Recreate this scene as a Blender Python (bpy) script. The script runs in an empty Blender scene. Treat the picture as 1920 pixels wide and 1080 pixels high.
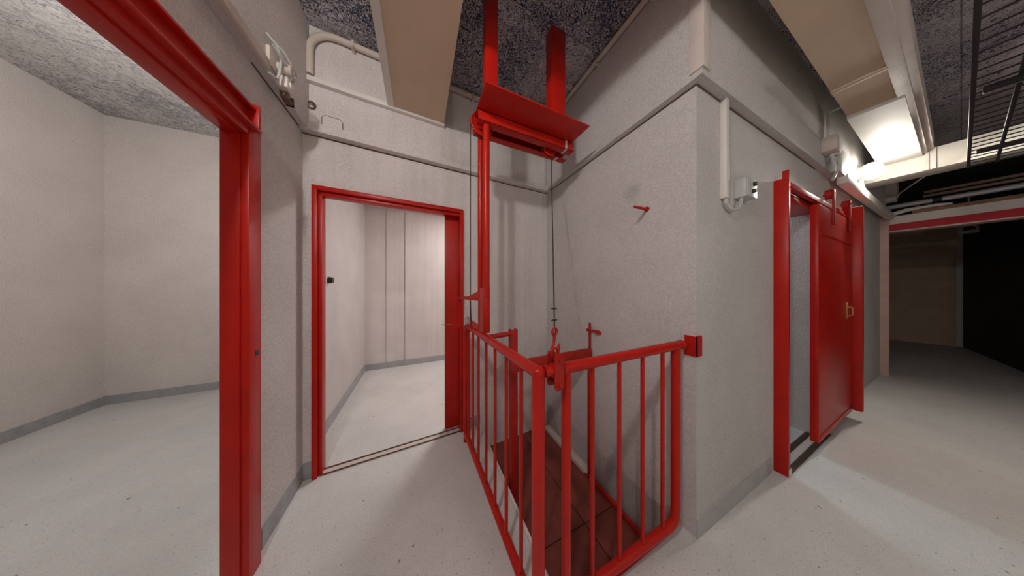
import bpy, bmesh, math, random
from mathutils import Vector, Matrix
random.seed(4)
R = math.radians
SC = bpy.context.scene
COL = SC.collection

# ------------------------------------------------------------------ camera, world, lights, exposure
cam_d = bpy.data.cameras.new('camera')
cam_d.sensor_width = 36.0
cam_d.lens = 7.2                      # very wide room view
cam_d.shift_y = -3 / 1920
cam_d.clip_start = 0.02
cam = bpy.data.objects.new('camera', cam_d)
COL.objects.link(cam)
cam.location = (0, 0, 1.38)
cam.rotation_euler = (R(90), 0, R(-24.5))
SC.camera = cam
w = bpy.data.worlds.new('world'); SC.world = w; w.use_nodes = True
w.node_tree.nodes['Background'].inputs[0].default_value = (0.5, 0.52, 0.55, 1)
w.node_tree.nodes['Background'].inputs[1].default_value = 0.02
SC.view_settings.view_transform = 'Standard'
SC.view_settings.look = 'None'
SC.view_settings.exposure = -0.1
SC.view_settings.gamma = 1.0
SC.view_settings.use_curve_mapping = False
SC.cycles.max_bounces = 8
SC.cycles.diffuse_bounces = 5
SC.cycles.use_denoising = True

def point(name, loc, watts, col=(1, 1, 1), rad=0.06):
    d = bpy.data.lights.new(name, 'POINT'); d.energy = watts; d.color = col; d.shadow_soft_size = rad
    o = bpy.data.objects.new(name, d); COL.objects.link(o); o.location = loc
    return o
def area(name, loc, watts, size, col=(1, 1, 1)):
    d = bpy.data.lights.new(name, 'AREA'); d.energy = watts; d.color = col; d.shape = 'RECTANGLE'; d.size, d.size_y = size
    o = bpy.data.objects.new(name, d); COL.objects.link(o); o.location = loc
    return o
point('corridor_lamp_light', (-0.60, -0.06, 2.79), 50, (1, 0.96, 0.93), 0.045)
point('left_room_light', (-1.9, 2.1, 2.5), 50, (1, 0.96, 0.945), 0.15)
area('door_room_light', (0.95, 3.05, 2.70), 30, (0.4, 0.3), (1, 0.97, 0.95))
point('side_room_light', (3.1, 1.7, 2.3), 20, (0.84, 0.94, 1.0), 0.08)
point('passage_fill_light', (1.2, -1.9, 2.3), 22, (1, 0.96, 0.92), 0.08)  # added fill light behind the camera, no lamp fitting there

# ------------------------------------------------------------------ materials
def new_mat(name):
    m = bpy.data.materials.new(name); m.use_nodes = True
    return m, m.node_tree.nodes, m.node_tree.links, m.node_tree.nodes['Principled BSDF']

def paint(name, col, rough=0.5, var=0.10, scale=6.0, bump=0.0, bscale=80.0, spec=0.4, metal=0.0, dirt=None, dscale=3.0, damt=0.4):
    """painted surface: base colour with faint blotches, an optional second (dirt) colour and fine relief"""
    m, N, L, b = new_mat(name)
    tc = N.new('ShaderNodeTexCoord')
    n = N.new('ShaderNodeTexNoise'); n.inputs['Scale'].default_value = scale; n.inputs['Detail'].default_value = 5
    L.new(tc.outputs['Object'], n.inputs['Vector'])
    cr = N.new('ShaderNodeValToRGB'); L.new(n.outputs['Fac'], cr.inputs['Fac'])
    lo = [c * (1 - var) for c in col]; hi = [min(1, c * (1 + var)) for c in col]
    cr.color_ramp.elements[0].position = 0.3; cr.color_ramp.elements[0].color = (*lo, 1)
    cr.color_ramp.elements[1].position = 0.7; cr.color_ramp.elements[1].color = (*hi, 1)
    out = cr.outputs['Color']
    if dirt:
        n2 = N.new('ShaderNodeTexNoise'); n2.inputs['Scale'].default_value = dscale; n2.inputs['Detail'].default_value = 8
        n2.inputs['Roughness'].default_value = 0.7
        L.new(tc.outputs['Object'], n2.inputs['Vector'])
        mr = N.new('ShaderNodeMapRange'); mr.inputs['From Min'].default_value = 0.52; mr.inputs['From Max'].default_value = 0.75
        mr.inputs['To Max'].default_value = damt
        L.new(n2.outputs['Fac'], mr.inputs['Value'])
        mx = N.new('ShaderNodeMixRGB'); mx.inputs['Color2'].default_value = (*dirt, 1)
        L.new(mr.outputs['Result'], mx.inputs['Fac']); L.new(out, mx.inputs['Color1']); out = mx.outputs['Color']
    L.new(out, b.inputs['Base Color'])
    b.inputs['Roughness'].default_value = rough; b.inputs['Specular IOR Level'].default_value = spec
    b.inputs['Metallic'].default_value = metal
    if bump:
        nb = N.new('ShaderNodeTexNoise'); nb.inputs['Scale'].default_value = bscale; nb.inputs['Detail'].default_value = 4
        L.new(tc.outputs['Object'], nb.inputs['Vector'])
        bp = N.new('ShaderNodeBump'); bp.inputs['Strength'].default_value = bump; bp.inputs['Distance'].default_value = 0.01
        L.new(nb.outputs['Fac'], bp.inputs['Height']); L.new(bp.outputs['Normal'], b.inputs['Normal'])
    m['out'] = 0
    return m

def plaster(name, col, bump=0.5, stain=None, streak=False):
    """rough-cast painted wall: grainy relief, tiny dark pits, large faint blotches"""
    m, N, L, b = new_mat(name)
    tc = N.new('ShaderNodeTexCoord')
    n = N.new('ShaderNodeTexNoise'); n.inputs['Scale'].default_value = 2.5; n.inputs['Detail'].default_value = 6
    L.new(tc.outputs['Object'], n.inputs['Vector'])
    cr = N.new('ShaderNodeValToRGB'); L.new(n.outputs['Fac'], cr.inputs['Fac'])
    cr.color_ramp.elements[0].position = 0.3; cr.color_ramp.elements[0].color = (*[c * 0.93 for c in col], 1)
    cr.color_ramp.elements[1].position = 0.7; cr.color_ramp.elements[1].color = (*[min(1, c * 1.04) for c in col], 1)
    out = cr.outputs['Color']
    v = N.new('ShaderNodeTexNoise'); v.inputs['Scale'].default_value = 55; v.inputs['Detail'].default_value = 3
    L.new(tc.outputs['Object'], v.inputs['Vector'])
    pr = N.new('ShaderNodeMapRange'); pr.inputs['From Min'].default_value = 0.70; pr.inputs['From Max'].default_value = 0.78
    pr.inputs['To Max'].default_value = 0.45
    L.new(v.outputs['Fac'], pr.inputs['Value'])
    mx = N.new('ShaderNodeMixRGB'); mx.inputs['Color2'].default_value = (0.16, 0.14, 0.13, 1)
    L.new(pr.outputs['Result'], mx.inputs['Fac']); L.new(out, mx.inputs['Color1']); out = mx.outputs['Color']
    g = N.new('ShaderNodeTexNoise'); g.inputs['Scale'].default_value = 130; g.inputs['Detail'].default_value = 5
    L.new(tc.outputs['Object'], g.inputs['Vector'])
    gr = N.new('ShaderNodeMapRange'); gr.inputs['From Min'].default_value = 0.3; gr.inputs['From Max'].default_value = 0.7
    gr.inputs['To Min'].default_value = 0.84; gr.inputs['To Max'].default_value = 1.10
    L.new(g.outputs['Fac'], gr.inputs['Value'])
    gm = N.new('ShaderNodeVectorMath'); gm.operation = 'SCALE'
    L.new(out, gm.inputs[0]); L.new(gr.outputs['Result'], gm.inputs['Scale']); out = gm.outputs['Vector']
    if streak:
        mp = N.new('ShaderNodeMapping'); mp.inputs['Scale'].default_value = (22, 22, 0.5)
        L.new(tc.outputs['Object'], mp.inputs['Vector'])
        sn = N.new('ShaderNodeTexNoise'); sn.inputs['Scale'].default_value = 1.0; sn.inputs['Detail'].default_value = 4
        L.new(mp.outputs['Vector'], sn.inputs['Vector'])
        sr_ = N.new('ShaderNodeMapRange'); sr_.inputs['From Min'].default_value = 0.3; sr_.inputs['From Max'].default_value = 0.7
        sr_.inputs['To Min'].default_value = 0.945; sr_.inputs['To Max'].default_value = 1.03
        L.new(sn.outputs['Fac'], sr_.inputs['Value'])
        sm = N.new('ShaderNodeVectorMath'); sm.operation = 'SCALE'
        L.new(out, sm.inputs[0]); L.new(sr_.outputs['Result'], sm.inputs['Scale']); out = sm.outputs['Vector']
    if stain:
        (sx, sy, sz, sr) = stain
        d = N.new('ShaderNodeVectorMath'); d.operation = 'DISTANCE'; d.inputs[1].default_value = (sx, sy, sz)
        L.new(tc.outputs['Object'], d.inputs[0])
        dr = N.new('ShaderNodeMapRange'); dr.inputs['From Min'].default_value = sr; dr.inputs['From Max'].default_value = sr * 0.3
        dr.inputs['To Max'].default_value = 0.55
        L.new(d.outputs['Value'], dr.inputs['Value'])
        n3 = N.new('ShaderNodeTexNoise'); n3.inputs['Scale'].default_value = 40
        L.new(tc.outputs['Object'], n3.inputs['Vector'])
        mul = N.new('ShaderNodeMath'); mul.operation = 'MULTIPLY'
        L.new(dr.outputs['Result'], mul.inputs[0]); L.new(n3.outputs['Fac'], mul.inputs[1])
        m2 = N.new('ShaderNodeMixRGB'); m2.inputs['Color2'].default_value = (0.2, 0.19, 0.19, 1)
        L.new(mul.outputs['Value'], m2.inputs['Fac']); L.new(out, m2.inputs['Color1']); out = m2.outputs['Color']
    L.new(out, b.inputs['Base Color'])
    b.inputs['Roughness'].default_value = 0.75; b.inputs['Specular IOR Level'].default_value = 0.25
    nb = N.new('ShaderNodeTexNoise'); nb.inputs['Scale'].default_value = 70; nb.inputs['Detail'].default_value = 6; nb.inputs['Roughness'].default_value = 0.65
    L.new(tc.outputs['Object'], nb.inputs['Vector'])
    bp = N.new('ShaderNodeBump'); bp.inputs['Strength'].default_value = bump; bp.inputs['Distance'].default_value = 0.016
    L.new(nb.outputs['Fac'], bp.inputs['Height']); L.new(bp.outputs['Normal'], b.inputs['Normal'])
    return m

def woodwool(name, light, dark, mid=0.5, scale=34, pitch=0.6):
    """wood-wool acoustic board: matted strands with dark hollows, board joints"""
    m, N, L, b = new_mat(name)
    tc = N.new('ShaderNodeTexCoord')
    n0 = N.new('ShaderNodeTexNoise'); n0.inputs['Scale'].default_value = 9; n0.inputs['Detail'].default_value = 2
    L.new(tc.outputs['Object'], n0.inputs['Vector'])
    add = N.new('ShaderNodeMixRGB'); add.blend_type = 'ADD'; add.inputs['Fac'].default_value = 0.16
    L.new(tc.outputs['Object'], add.inputs['Color1']); L.new(n0.outputs['Color'], add.inputs['Color2'])
    n = N.new('ShaderNodeTexNoise'); n.inputs['Scale'].default_value = scale; n.inputs['Detail'].default_value = 3
    n.inputs['Roughness'].default_value = 0.6; n.inputs['Distortion'].default_value = 2.6
    L.new(add.outputs['Color'], n.inputs['Vector'])
    big = N.new('ShaderNodeTexNoise'); big.inputs['Scale'].default_value = 1.6; big.inputs['Detail'].default_value = 3
    L.new(tc.outputs['Object'], big.inputs['Vector'])
    cr = N.new('ShaderNodeValToRGB')
    cr.color_ramp.elements[0].position = mid - 0.055; cr.color_ramp.elements[0].color = (*dark, 1)
    cr.color_ramp.elements[1].position = mid + 0.055; cr.color_ramp.elements[1].color = (*light, 1)
    sh = N.new('ShaderNodeMath'); sh.operation = 'MULTIPLY_ADD'; sh.inputs[1].default_value = 0.45; sh.inputs[2].default_value = -0.225
    L.new(big.outputs['Fac'], sh.inputs[0])
    ad2 = N.new('ShaderNodeMath'); ad2.operation = 'ADD'
    L.new(n.outputs['Fac'], ad2.inputs[0]); L.new(sh.outputs['Value'], ad2.inputs[1])
    L.new(ad2.outputs['Value'], cr.inputs['Fac'])
    br = N.new('ShaderNodeTexBrick'); br.offset = 0.5
    br.inputs['Color1'].default_value = (1, 1, 1, 1); br.inputs['Color2'].default_value = (1, 1, 1, 1); br.inputs['Mortar'].default_value = (0.5, 0.5, 0.52, 1)
    br.inputs['Scale'].default_value = 1; br.inputs['Mortar Size'].default_value = 0.004
    br.inputs['Brick Width'].default_value = 2.0; br.inputs['Row Height'].default_value = pitch
    L.new(tc.outputs['Object'], br.inputs['Vector'])
    mul = N.new('ShaderNodeMixRGB'); mul.blend_type = 'MULTIPLY'; mul.inputs['Fac'].default_value = 1
    L.new(cr.outputs['Color'], mul.inputs['Color1']); L.new(br.outputs['Color'], mul.inputs['Color2'])
    L.new(mul.outputs['Color'], b.inputs['Base Color'])
    b.inputs['Roughness'].default_value = 0.9; b.inputs['Specular IOR Level'].default_value = 0.15
    bp = N.new('ShaderNodeBump'); bp.inputs['Strength'].default_value = 0.8; bp.inputs['Distance'].default_value = 0.02
    L.new(n.outputs['Fac'], bp.inputs['Height']); L.new(bp.outputs['Normal'], b.inputs['Normal'])
    return m

def floor_mat(name, col):
    """worn grey-white floor paint: pale patches and small dark specks"""
    m, N, L, b = new_mat(name)
    tc = N.new('ShaderNodeTexCoord')
    n = N.new('ShaderNodeTexNoise'); n.inputs['Scale'].default_value = 1.4; n.inputs['Detail'].default_value = 8; n.inputs['Roughness'].default_value = 0.65
    L.new(tc.outputs['Object'], n.inputs['Vector'])
    cr = N.new('ShaderNodeValToRGB'); L.new(n.outputs['Fac'], cr.inputs['Fac'])
    cr.color_ramp.elements[0].position = 0.25; cr.color_ramp.elements[0].color = (*[c * 0.82 for c in col], 1)
    cr.color_ramp.elements[1].position = 0.7; cr.color_ramp.elements[1].color = (*[min(1, c * 1.06) for c in col], 1)
    out = cr.outputs['Color']
    for sc_, lo, hi, amt, c2 in ((70, 0.64, 0.74, 0.55, (0.20, 0.19, 0.17)), (260, 0.54, 0.68, 0.50, (0.25, 0.24, 0.22)), (26, 0.72, 0.76, 0.7, (0.10, 0.09, 0.08))):
        v = N.new('ShaderNodeTexNoise'); v.inputs['Scale'].default_value = sc_; v.inputs['Detail'].default_value = 2
        L.new(tc.outputs['Object'], v.inputs['Vector'])
        pr = N.new('ShaderNodeMapRange'); pr.inputs['From Min'].default_value = lo; pr.inputs['From Max'].default_value = hi; pr.inputs['To Max'].default_value = amt
        L.new(v.outputs['Fac'], pr.inputs['Value'])
        mx = N.new('ShaderNodeMixRGB'); mx.inputs['Color2'].default_value = (*c2, 1)
        L.new(pr.outputs['Result'], mx.inputs['Fac']); L.new(out, mx.inputs['Color1']); out = mx.outputs['Color']
    L.new(out, b.inputs['Base Color'])
    b.inputs['Roughness'].default_value = 0.55; b.inputs['Specular IOR Level'].default_value = 0.35
    nb = N.new('ShaderNodeTexNoise'); nb.inputs['Scale'].default_value = 120
    L.new(tc.outputs['Object'], nb.inputs['Vector'])
    bp = N.new('ShaderNodeBump'); bp.inputs['Strength'].default_value = 0.15; bp.inputs['Distance'].default_value = 0.004
    L.new(nb.outputs['Fac'], bp.inputs['Height']); L.new(bp.outputs['Normal'], b.inputs['Normal'])
    return m

def emit(name, col, s):
    m, N, L, b = new_mat(name)
    b.inputs['Base Color'].default_value = (*col, 1)
    b.inputs['Emission Color'].default_value = (*col, 1); b.inputs['Emission Strength'].default_value = s
    return m

M = {}
M['wall'] = plaster('white_roughcast', (0.65, 0.62, 0.605))
M['wall_hoist'] = plaster('white_roughcast_smudged', (0.65, 0.625, 0.615), stain=(1.38, 0.975, 2.05, 0.085))
M['wall_flat'] = plaster('white_wall_paint', (0.72, 0.665, 0.63), bump=0.08)
M['wall_shaft'] = plaster('white_shaft_paint', (0.70, 0.66, 0.635), bump=0.16, streak=True)
M['trim'] = paint('cream_trim', (0.62, 0.55, 0.50), 0.6, 0.05, bump=0.15, bscale=110, dirt=(0.33, 0.24, 0.18), dscale=4, damt=0.25)
M['floor'] = floor_mat('floor_paint', (0.70, 0.695, 0.675))
M['ceil'] = woodwool('ceiling_board', (0.66, 0.62, 0.64), (0.045, 0.055, 0.105), 0.46, 46)
M['ceil_left'] = woodwool('ceiling_board_pale', (0.60, 0.57, 0.55), (0.30, 0.30, 0.32), 0.46, 18)
M['ceil_cool_cast'] = paint('cool_cast_ceiling', (0.30, 0.52, 0.58), 0.8)  # teal cast of the cool room light put into the ceiling colour
M['base'] = paint('grey_skirting', (0.38, 0.39, 0.40), 0.6, 0.08, dirt=(0.16, 0.14, 0.12), dscale=9, damt=0.5)
M['red'] = paint('red_paint', (0.47, 0.011, 0.005), 0.34, 0.10, 5, bump=0.06, bscale=60, spec=0.28, dirt=(0.22, 0.02, 0.012), dscale=6, damt=0.35)
M['red_dull'] = paint('dull_red_paint', (0.40, 0.012, 0.006), 0.55, 0.14, 9, bump=0.10, bscale=90, spec=0.35, dirt=(0.14, 0.02, 0.015), dscale=14, damt=0.5)
M['hatch'] = paint('worn_red_boards', (0.22, 0.052, 0.036), 0.5, 0.25, 5, bump=0.12, bscale=50, spec=0.35, dirt=(0.06, 0.03, 0.025), dscale=4, damt=0.6)
M['beige'] = paint('beige_duct_board', (0.62, 0.48, 0.345), 0.7, 0.05, 4, bump=0.05, bscale=150)
M['white'] = paint('white_enamel', (0.74, 0.70, 0.65), 0.45, 0.05)
M['white_box'] = paint('white_ceiling_box', (0.58, 0.555, 0.50), 0.6, 0.04)
M['conduit'] = paint('painted_conduit', (0.60, 0.53, 0.47), 0.55, 0.07, dirt=(0.28, 0.2, 0.15), dscale=8, damt=0.3)
M['plastic'] = paint('grey_plastic', (0.52, 0.53, 0.52), 0.4, 0.04)
M['black'] = paint('black_plastic', (0.02, 0.02, 0.02), 0.45)
M['unlit_black'] = paint('unlit_room_black', (0.030, 0.027, 0.028), 0.7)  # near-black base colour paints in the darkness of the unlit room
M['brownwall'] = paint('dim_brown_wall', (0.66, 0.50, 0.38), 0.8, 0.08)
M['blackwire'] = paint('black_wire', (0.025, 0.024, 0.024), 0.5)
M['galv'] = paint('galvanised_pipe', (0.55, 0.58, 0.60), 0.35, 0.08, metal=0.3)
M['steelcable'] = paint('oily_steel_cable', (0.06, 0.055, 0.05), 0.5, metal=0.4)
M['wood'] = paint('brown_board', (0.30, 0.17, 0.10), 0.65, 0.2, 12)
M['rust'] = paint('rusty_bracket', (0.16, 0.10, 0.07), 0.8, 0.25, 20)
M['stripe'] = paint('crimson_stripe', (0.46, 0.010, 0.022), 0.6, 0.05)
M['brass'] = paint('dull_brass', (0.42, 0.27, 0.12), 0.4, 0.1, metal=0.5)
M['tape'] = paint('grey_tape', (0.55, 0.50, 0.48), 0.5)
M['glow'] = emit('lamp_glass', (1.0, 0.96, 0.88), 5.0)
M['track'] = paint('dark_track', (0.07, 0.04, 0.03), 0.6, 0.2)
M['pink'] = paint('pale_pink_edge', (0.60, 0.42, 0.36), 0.55)

# ------------------------------------------------------------------ mesh helpers
class MB:
    def __init__(self, mat=None):
        self.bm = bmesh.new(); self.T = mat or Matrix.Identity(4)
    def _place(self, vs):
        for v in vs: v.co = self.T @ v.co
    def box(self, x0, x1, y0, y1, z0, z1, bev=0.0, rot=None):
        r = bmesh.ops.create_cube(self.bm, size=1)
        vs = r['verts']
        c = Vector(((x0 + x1) / 2, (y0 + y1) / 2, (z0 + z1) / 2)); s = (x1 - x0, y1 - y0, z1 - z0)
        for v in vs:
            p = Vector((v.co.x * s[0], v.co.y * s[1], v.co.z * s[2]))
            if rot: p = rot @ p
            v.co = p + c
        self._place(vs)
        if bev:
            es = list({e for v in vs for e in v.link_edges})
            bmesh.ops.bevel(self.bm, geom=es, offset=bev, segments=2, affect='EDGES', profile=0.5)
        return self
    def cyl(self, p0, p1, r, seg=20, r2=None):
        p0, p1 = Vector(p0), Vector(p1); d = p1 - p0
        q = d.to_track_quat('Z', 'Y').to_matrix().to_4x4()
        res = bmesh.ops.create_cone(self.bm, cap_ends=True, segments=seg, radius1=r, radius2=r if r2 is None else r2, depth=d.length)
        for v in res['verts']: v.co = q @ v.co + (p0 + p1) / 2
        self._place(res['verts'])
        return self
    def tube(self, pts, r, seg=12, closed=False):
        pts = [Vector(p) for p in pts]; n = len(pts); rings = []
        t0 = (pts[1] - pts[0]).normalized()
        up = Vector((0, 0, 1)) if abs(t0.z) < 0.9 else Vector((1, 0, 0))
        nrm = (up - t0 * up.dot(t0)).normalized()
        for i, p in enumerate(pts):
            a = pts[(i - 1) % n] if (i or closed) else p
            b = pts[(i + 1) % n] if (i < n - 1 or closed) else p
            t = (b - a).normalized()
            nrm = (nrm - t * nrm.dot(t)).normalized(); bn = t.cross(nrm)
            rr = r[i] if isinstance(r, (list, tuple)) else r
            rings.append([self.bm.verts.new(p + nrm * (rr * math.cos(2 * math.pi * k / seg)) + bn * (rr * math.sin(2 * math.pi * k / seg))) for k in range(seg)])
        m = n if closed else n - 1
        for i in range(m):
            A, B = rings[i], rings[(i + 1) % n]
            for k in range(seg):
                self.bm.faces.new((A[k], A[(k + 1) % seg], B[(k + 1) % seg], B[k]))
        if not closed:
            self.bm.faces.new(rings[0][::-1]); self.bm.faces.new(rings[-1])
        self._place([v for ring in rings for v in ring])
        return self
    def prism(self, poly, vec):
        """closed 3-D polygon swept along vec"""
        vec = Vector(vec)
        a = [self.bm.verts.new(Vector(p)) for p in poly]; b = [self.bm.verts.new(Vector(p) + vec) for p in poly]
        n = len(a)
        self.bm.faces.new(a[::-1]); self.bm.faces.new(b)
        for i in range(n): self.bm.faces.new((a[i], a[(i + 1) % n], b[(i + 1) % n], b[i]))
        self._place(a + b)
        return self
    def torus(self, c, axis, R_, r, seg=28, ring=10, a0=0, a1=360):
        c = Vector(c); q = Vector(axis).to_track_quat('Z', 'Y')
        full = abs(a1 - a0) >= 360
        n = seg if full else max(4, int(seg * abs(a1 - a0) / 360)) + 1
        pts = []
        for i in range(n):
            t = R(a0 + (a1 - a0) * i / (n if full else n - 1))
            pts.append(c + q @ Vector((R_ * math.cos(t), R_ * math.sin(t), 0)))
        return self.tube(pts, r, ring, closed=full)
    def ball(self, c, s, seg=18, rings=12):
        r = bmesh.ops.create_uvsphere(self.bm, u_segments=seg, v_segments=rings, radius=1)
        for v in r['verts']: v.co = Vector((v.co.x * s[0], v.co.y * s[1], v.co.z * s[2])) + Vector(c)
        self._place(r['verts'])
        return self
    def build(self, name, mat, parent=None, origin=(0, 0, 0)):
        base = Vector(origin)
        p = parent
        while p is not None:
            base += p.location; p = p.parent
        bmesh.ops.recalc_face_normals(self.bm, faces=self.bm.faces)
        for v in self.bm.verts: v.co -= base
        me = bpy.data.meshes.new(name); self.bm.to_mesh(me); self.bm.free()
        for f in me.polygons: f.use_smooth = True
        me.set_sharp_from_angle(angle=R(32))
        me.materials.append(mat)
        o = bpy.data.objects.new(name, me); COL.objects.link(o)
        if parent is not None: o.parent = parent
        o.location = origin
        return o

def tag(o, label, cat, group=None, kind=None):
    o['label'] = label; o['category'] = cat
    if group: o['group'] = group
    if kind: o['kind'] = kind
    return o
def thing(name, label, cat, loc=(0, 0, 0), group=None, kind=None):
    o = bpy.data.objects.new(name, None); COL.objects.link(o); o.location = loc; o.empty_display_size = 0.1
    return tag(o, label, cat, group, kind)
def struct(name, mb, mat, label, cat):
    return tag(mb.build(name, mat), label, cat, kind='structure')
def lab(o, text): o['label'] = text; return o

# wall frames: s along the wall, t into the wall (away from the viewer), z up
TD = Matrix.Translation((-0.75, 1.94, 0)) @ Matrix.Rotation(R(2.42), 4, 'Z')     # door wall
TW = Matrix.Translation((1.38, 0.60, 0)) @ Matrix.Rotation(R(-0.8), 4, 'Z')      # side wall with the sliding door
ZC = 3.23      # ceiling height
ZT = 2.485     # underside of the upper wall lining
PIT = -0.25    # level of the hatch boards

# ------------------------------------------------------------------ setting: floor, walls, ceilings
f = MB()
f.box(-3.6, 0.555, -2.2, 4.3, -0.4, 0)
f.box(0.555, 13.2, -4.2, 0.70, -0.4, 0)
f.box(1.38, 13.2, 0.70, 3.2, -0.4, 0)
f.box(0.555, 1.38, 2.06, 4.3, -0.4, 0)
f.box(0.555, 1.38, 0.70, 2.06, -0.4, PIT - 0.06)
struct('floor', f, M['floor'], 'worn pale grey painted floor running through all the rooms', 'floor')

f = MB()
f.box(-0.80, -0.75, -2.2, 0.30, 0, 3.45)
f.box(-0.80, -0.75, 0.30, 1.41, 2.12, 3.45)
f.box(-0.80, -0.75, 1.41, 1.94, 0, 3.45)
f.box(-0.83, -0.80, 1.85, 4.3, 0, 3.45)
struct('wall_left', f, M['wall'], 'rough white wall around the wide red doorway', 'wall')

f = MB(TD)
f.box(-0.01, 0.105, 0, 0.065, 0, ZC)
f.box(0.105, 1.11, 0, 0.065, 2.08, ZC)
f.box(1.11, 2.26, 0, 0.065, -0.4, ZC)
struct('wall_back', f, M['wall_shaft'], 'white board-marked wall holding the narrow red doorway', 'wall')

f = MB(); f.box(1.38, 1.52, 0.60, 2.06, -0.4, ZC)
wsh = struct('wall_shaft', f, M['wall_hoist'], 'rough white wall beside the hatch, with grey smudge and red peg', 'wall')

f = MB(TW)
f.box(0.0, 1.10, 0, 0.13, 0, ZC)
f.box(1.10, 1.95, 0, 0.13, 2.10, ZC)
f.box(1.95, 5.32, 0, 0.13, 0, ZC)
struct('wall_right', f, M['wall'], 'rough white wall behind the red sliding door', 'wall')

f = MB(); f.box(-3.55, -3.33, -1.0, 4.3, 0, 3.5); f.box(-3.6, -0.87, 4.14, 4.3, 0, 3.5); f.box(-3.6, -0.87, -1.0, -0.85, 0, 3.5)
struct('wall_left_room', f, M['wall_flat'], 'plain white walls of the empty room behind the wide red doorway', 'wall')
f = MB(); f.box(-0.80, 1.45, 4.03, 4.15, 0, 2.9); f.box(1.35, 1.45, 2.1, 4.1, 0, 2.9)
struct('wall_rear_room', f, M['wall_shaft'], 'white walls of the small room behind the narrow red doorway', 'wall')
f = MB(); f.box(-0.9, 3.2, -2.3, -2.15, 0, ZC); f.box(3.1, 13.2, -4.2, -4.05, 0, ZC); f.box(3.1, 3.2, -4.1, -2.2, 0, ZC)
struct('wall_front', f, M['wall'], 'white wall of the passage behind the viewer', 'wall')

f = MB(); f.box(-0.80, 6.6, -4.2, 2.1, ZC, ZC + 0.1)
struct('ceiling', f, M['ceil'], 'dark blue-grey wood-wool ceiling boards over the passage', 'ceiling')
f = MB(); f.box(-3.6, -0.80, -1.0, 4.3, 3.38, 3.46)
struct('ceiling_left_room', f, M['ceil_left'], 'grey textured ceiling seen through the wide red doorway', 'ceiling')
f = MB(); f.box(-0.80, 1.45, 2.0, 4.1, 2.735, 2.82)
struct('ceiling_rear_room', f, M['wall_flat'], 'white ceiling of the small rear room', 'ceiling')

# side room behind the sliding door
f = MB(); f.box(3.36, 3.46, 0.72, 2.9, 0, 1.88); f.box(1.52, 5.1, 2.8, 2.95, 0, 2.6); f.box(5.0, 5.1, 0.70, 2.8, 0, 2.6)
struct('wall_side_room', f, M['white'], 'white partition wall inside the room behind the sliding door', 'wall')
f = MB(); f.box(1.52, 5.1, 0.70, 2.9, 2.42, 2.50)
struct('ceiling_side_room', f, M['ceil_cool_cast'], 'ceiling inside the room behind the sliding door, coloured teal for its cool light', 'ceiling')

# dark room past the crimson-edged lintel
f = MB(); f.box(6.6, 11.2, 0.98, 1.1, 0, ZC); f.box(11.2, 11.35, 0.05, 1.1, 0, ZC)
struct('wall_dark_room', f, M['brownwall'], 'dim brown wall at the end of the unlit room', 'wall')
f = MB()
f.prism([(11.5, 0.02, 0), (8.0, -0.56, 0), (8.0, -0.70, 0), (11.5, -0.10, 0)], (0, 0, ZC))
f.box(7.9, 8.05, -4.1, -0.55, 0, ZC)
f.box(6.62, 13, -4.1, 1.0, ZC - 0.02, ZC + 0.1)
struct('wall_dark_side', f, M['unlit_black'], 'wall and ceiling at the far end, coloured black for the unlit darkness', 'wall')
f = MB(); f.box(11.28, 11.42, -0.02, 0.05, 0, 2.75)
struct('trim_post', f, M['white'], 'thin pale post at the edge of the dim brown wall', 'trim')

# lintel across the passage end
f = MB(); f.box(6.60, 6.75, -4.1, 0.52, 2.21, 2.445)
lin = struct('wall_lintel', f, M['white'], 'white lintel over the wide dark opening', 'wall')
f = MB(); f.box(6.58, 6.602, -4.1, 0.52, 2.225, 2.325); lab(f.build('stripe', M['stripe'], lin), 'crimson stripe')
f = MB(); f.box(6.57, 6.76, -4.1, 0.52, 2.205, 2.224); lab(f.build('edge_strip', M['pink'], lin), 'pale pink lower edge')
f = MB(); f.box(6.55, 6.62, 0.46, 0.535, 0, 2.44)
struct('trim_corner', f, M['pink'], 'pale pinkish upright strip on the corner beside the dark opening', 'trim')

# upper wall lining that overhangs the walls, in one band per wall
f = MB(); f.box(-0.75, -0.705, -2.15, 1.90, ZT, ZC)
t1 = struct('trim_1', f, M['wall'], 'upper lining overhanging the wall above the wide red doorway', 'trim')
f = MB(TD); f.box(0.0, 2.20, -0.06, 0, ZT - 0.012, 2.535, 0.003); f.box(0.0, 2.2, -0.03, 0, 2.535, ZC)
t2 = struct('trim_2', f, M['wall_shaft'], 'upper lining with ledge above the narrow red doorway', 'trim')
f = MB(); f.box(1.335, 1.38, 0.600, 1.98, ZT, ZC)
t3 = struct('trim_3', f, M['wall_hoist'], 'upper lining overhanging the wall beside the hoist', 'trim')
f = MB(TW); f.box(-0.045, 5.2, -0.045, 0, ZT, ZC)
t4 = struct('trim_4', f, M['wall'], 'upper lining overhanging the wall above the sliding door', 'trim')
f = MB(); f.box(1.326, 1.396, 0.546, 0.61, ZT + 0.03, ZC, 0.002)
struct('trim_5', f, M['trim'], 'upright casing strip on the upper outer corner', 'trim')

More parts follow.
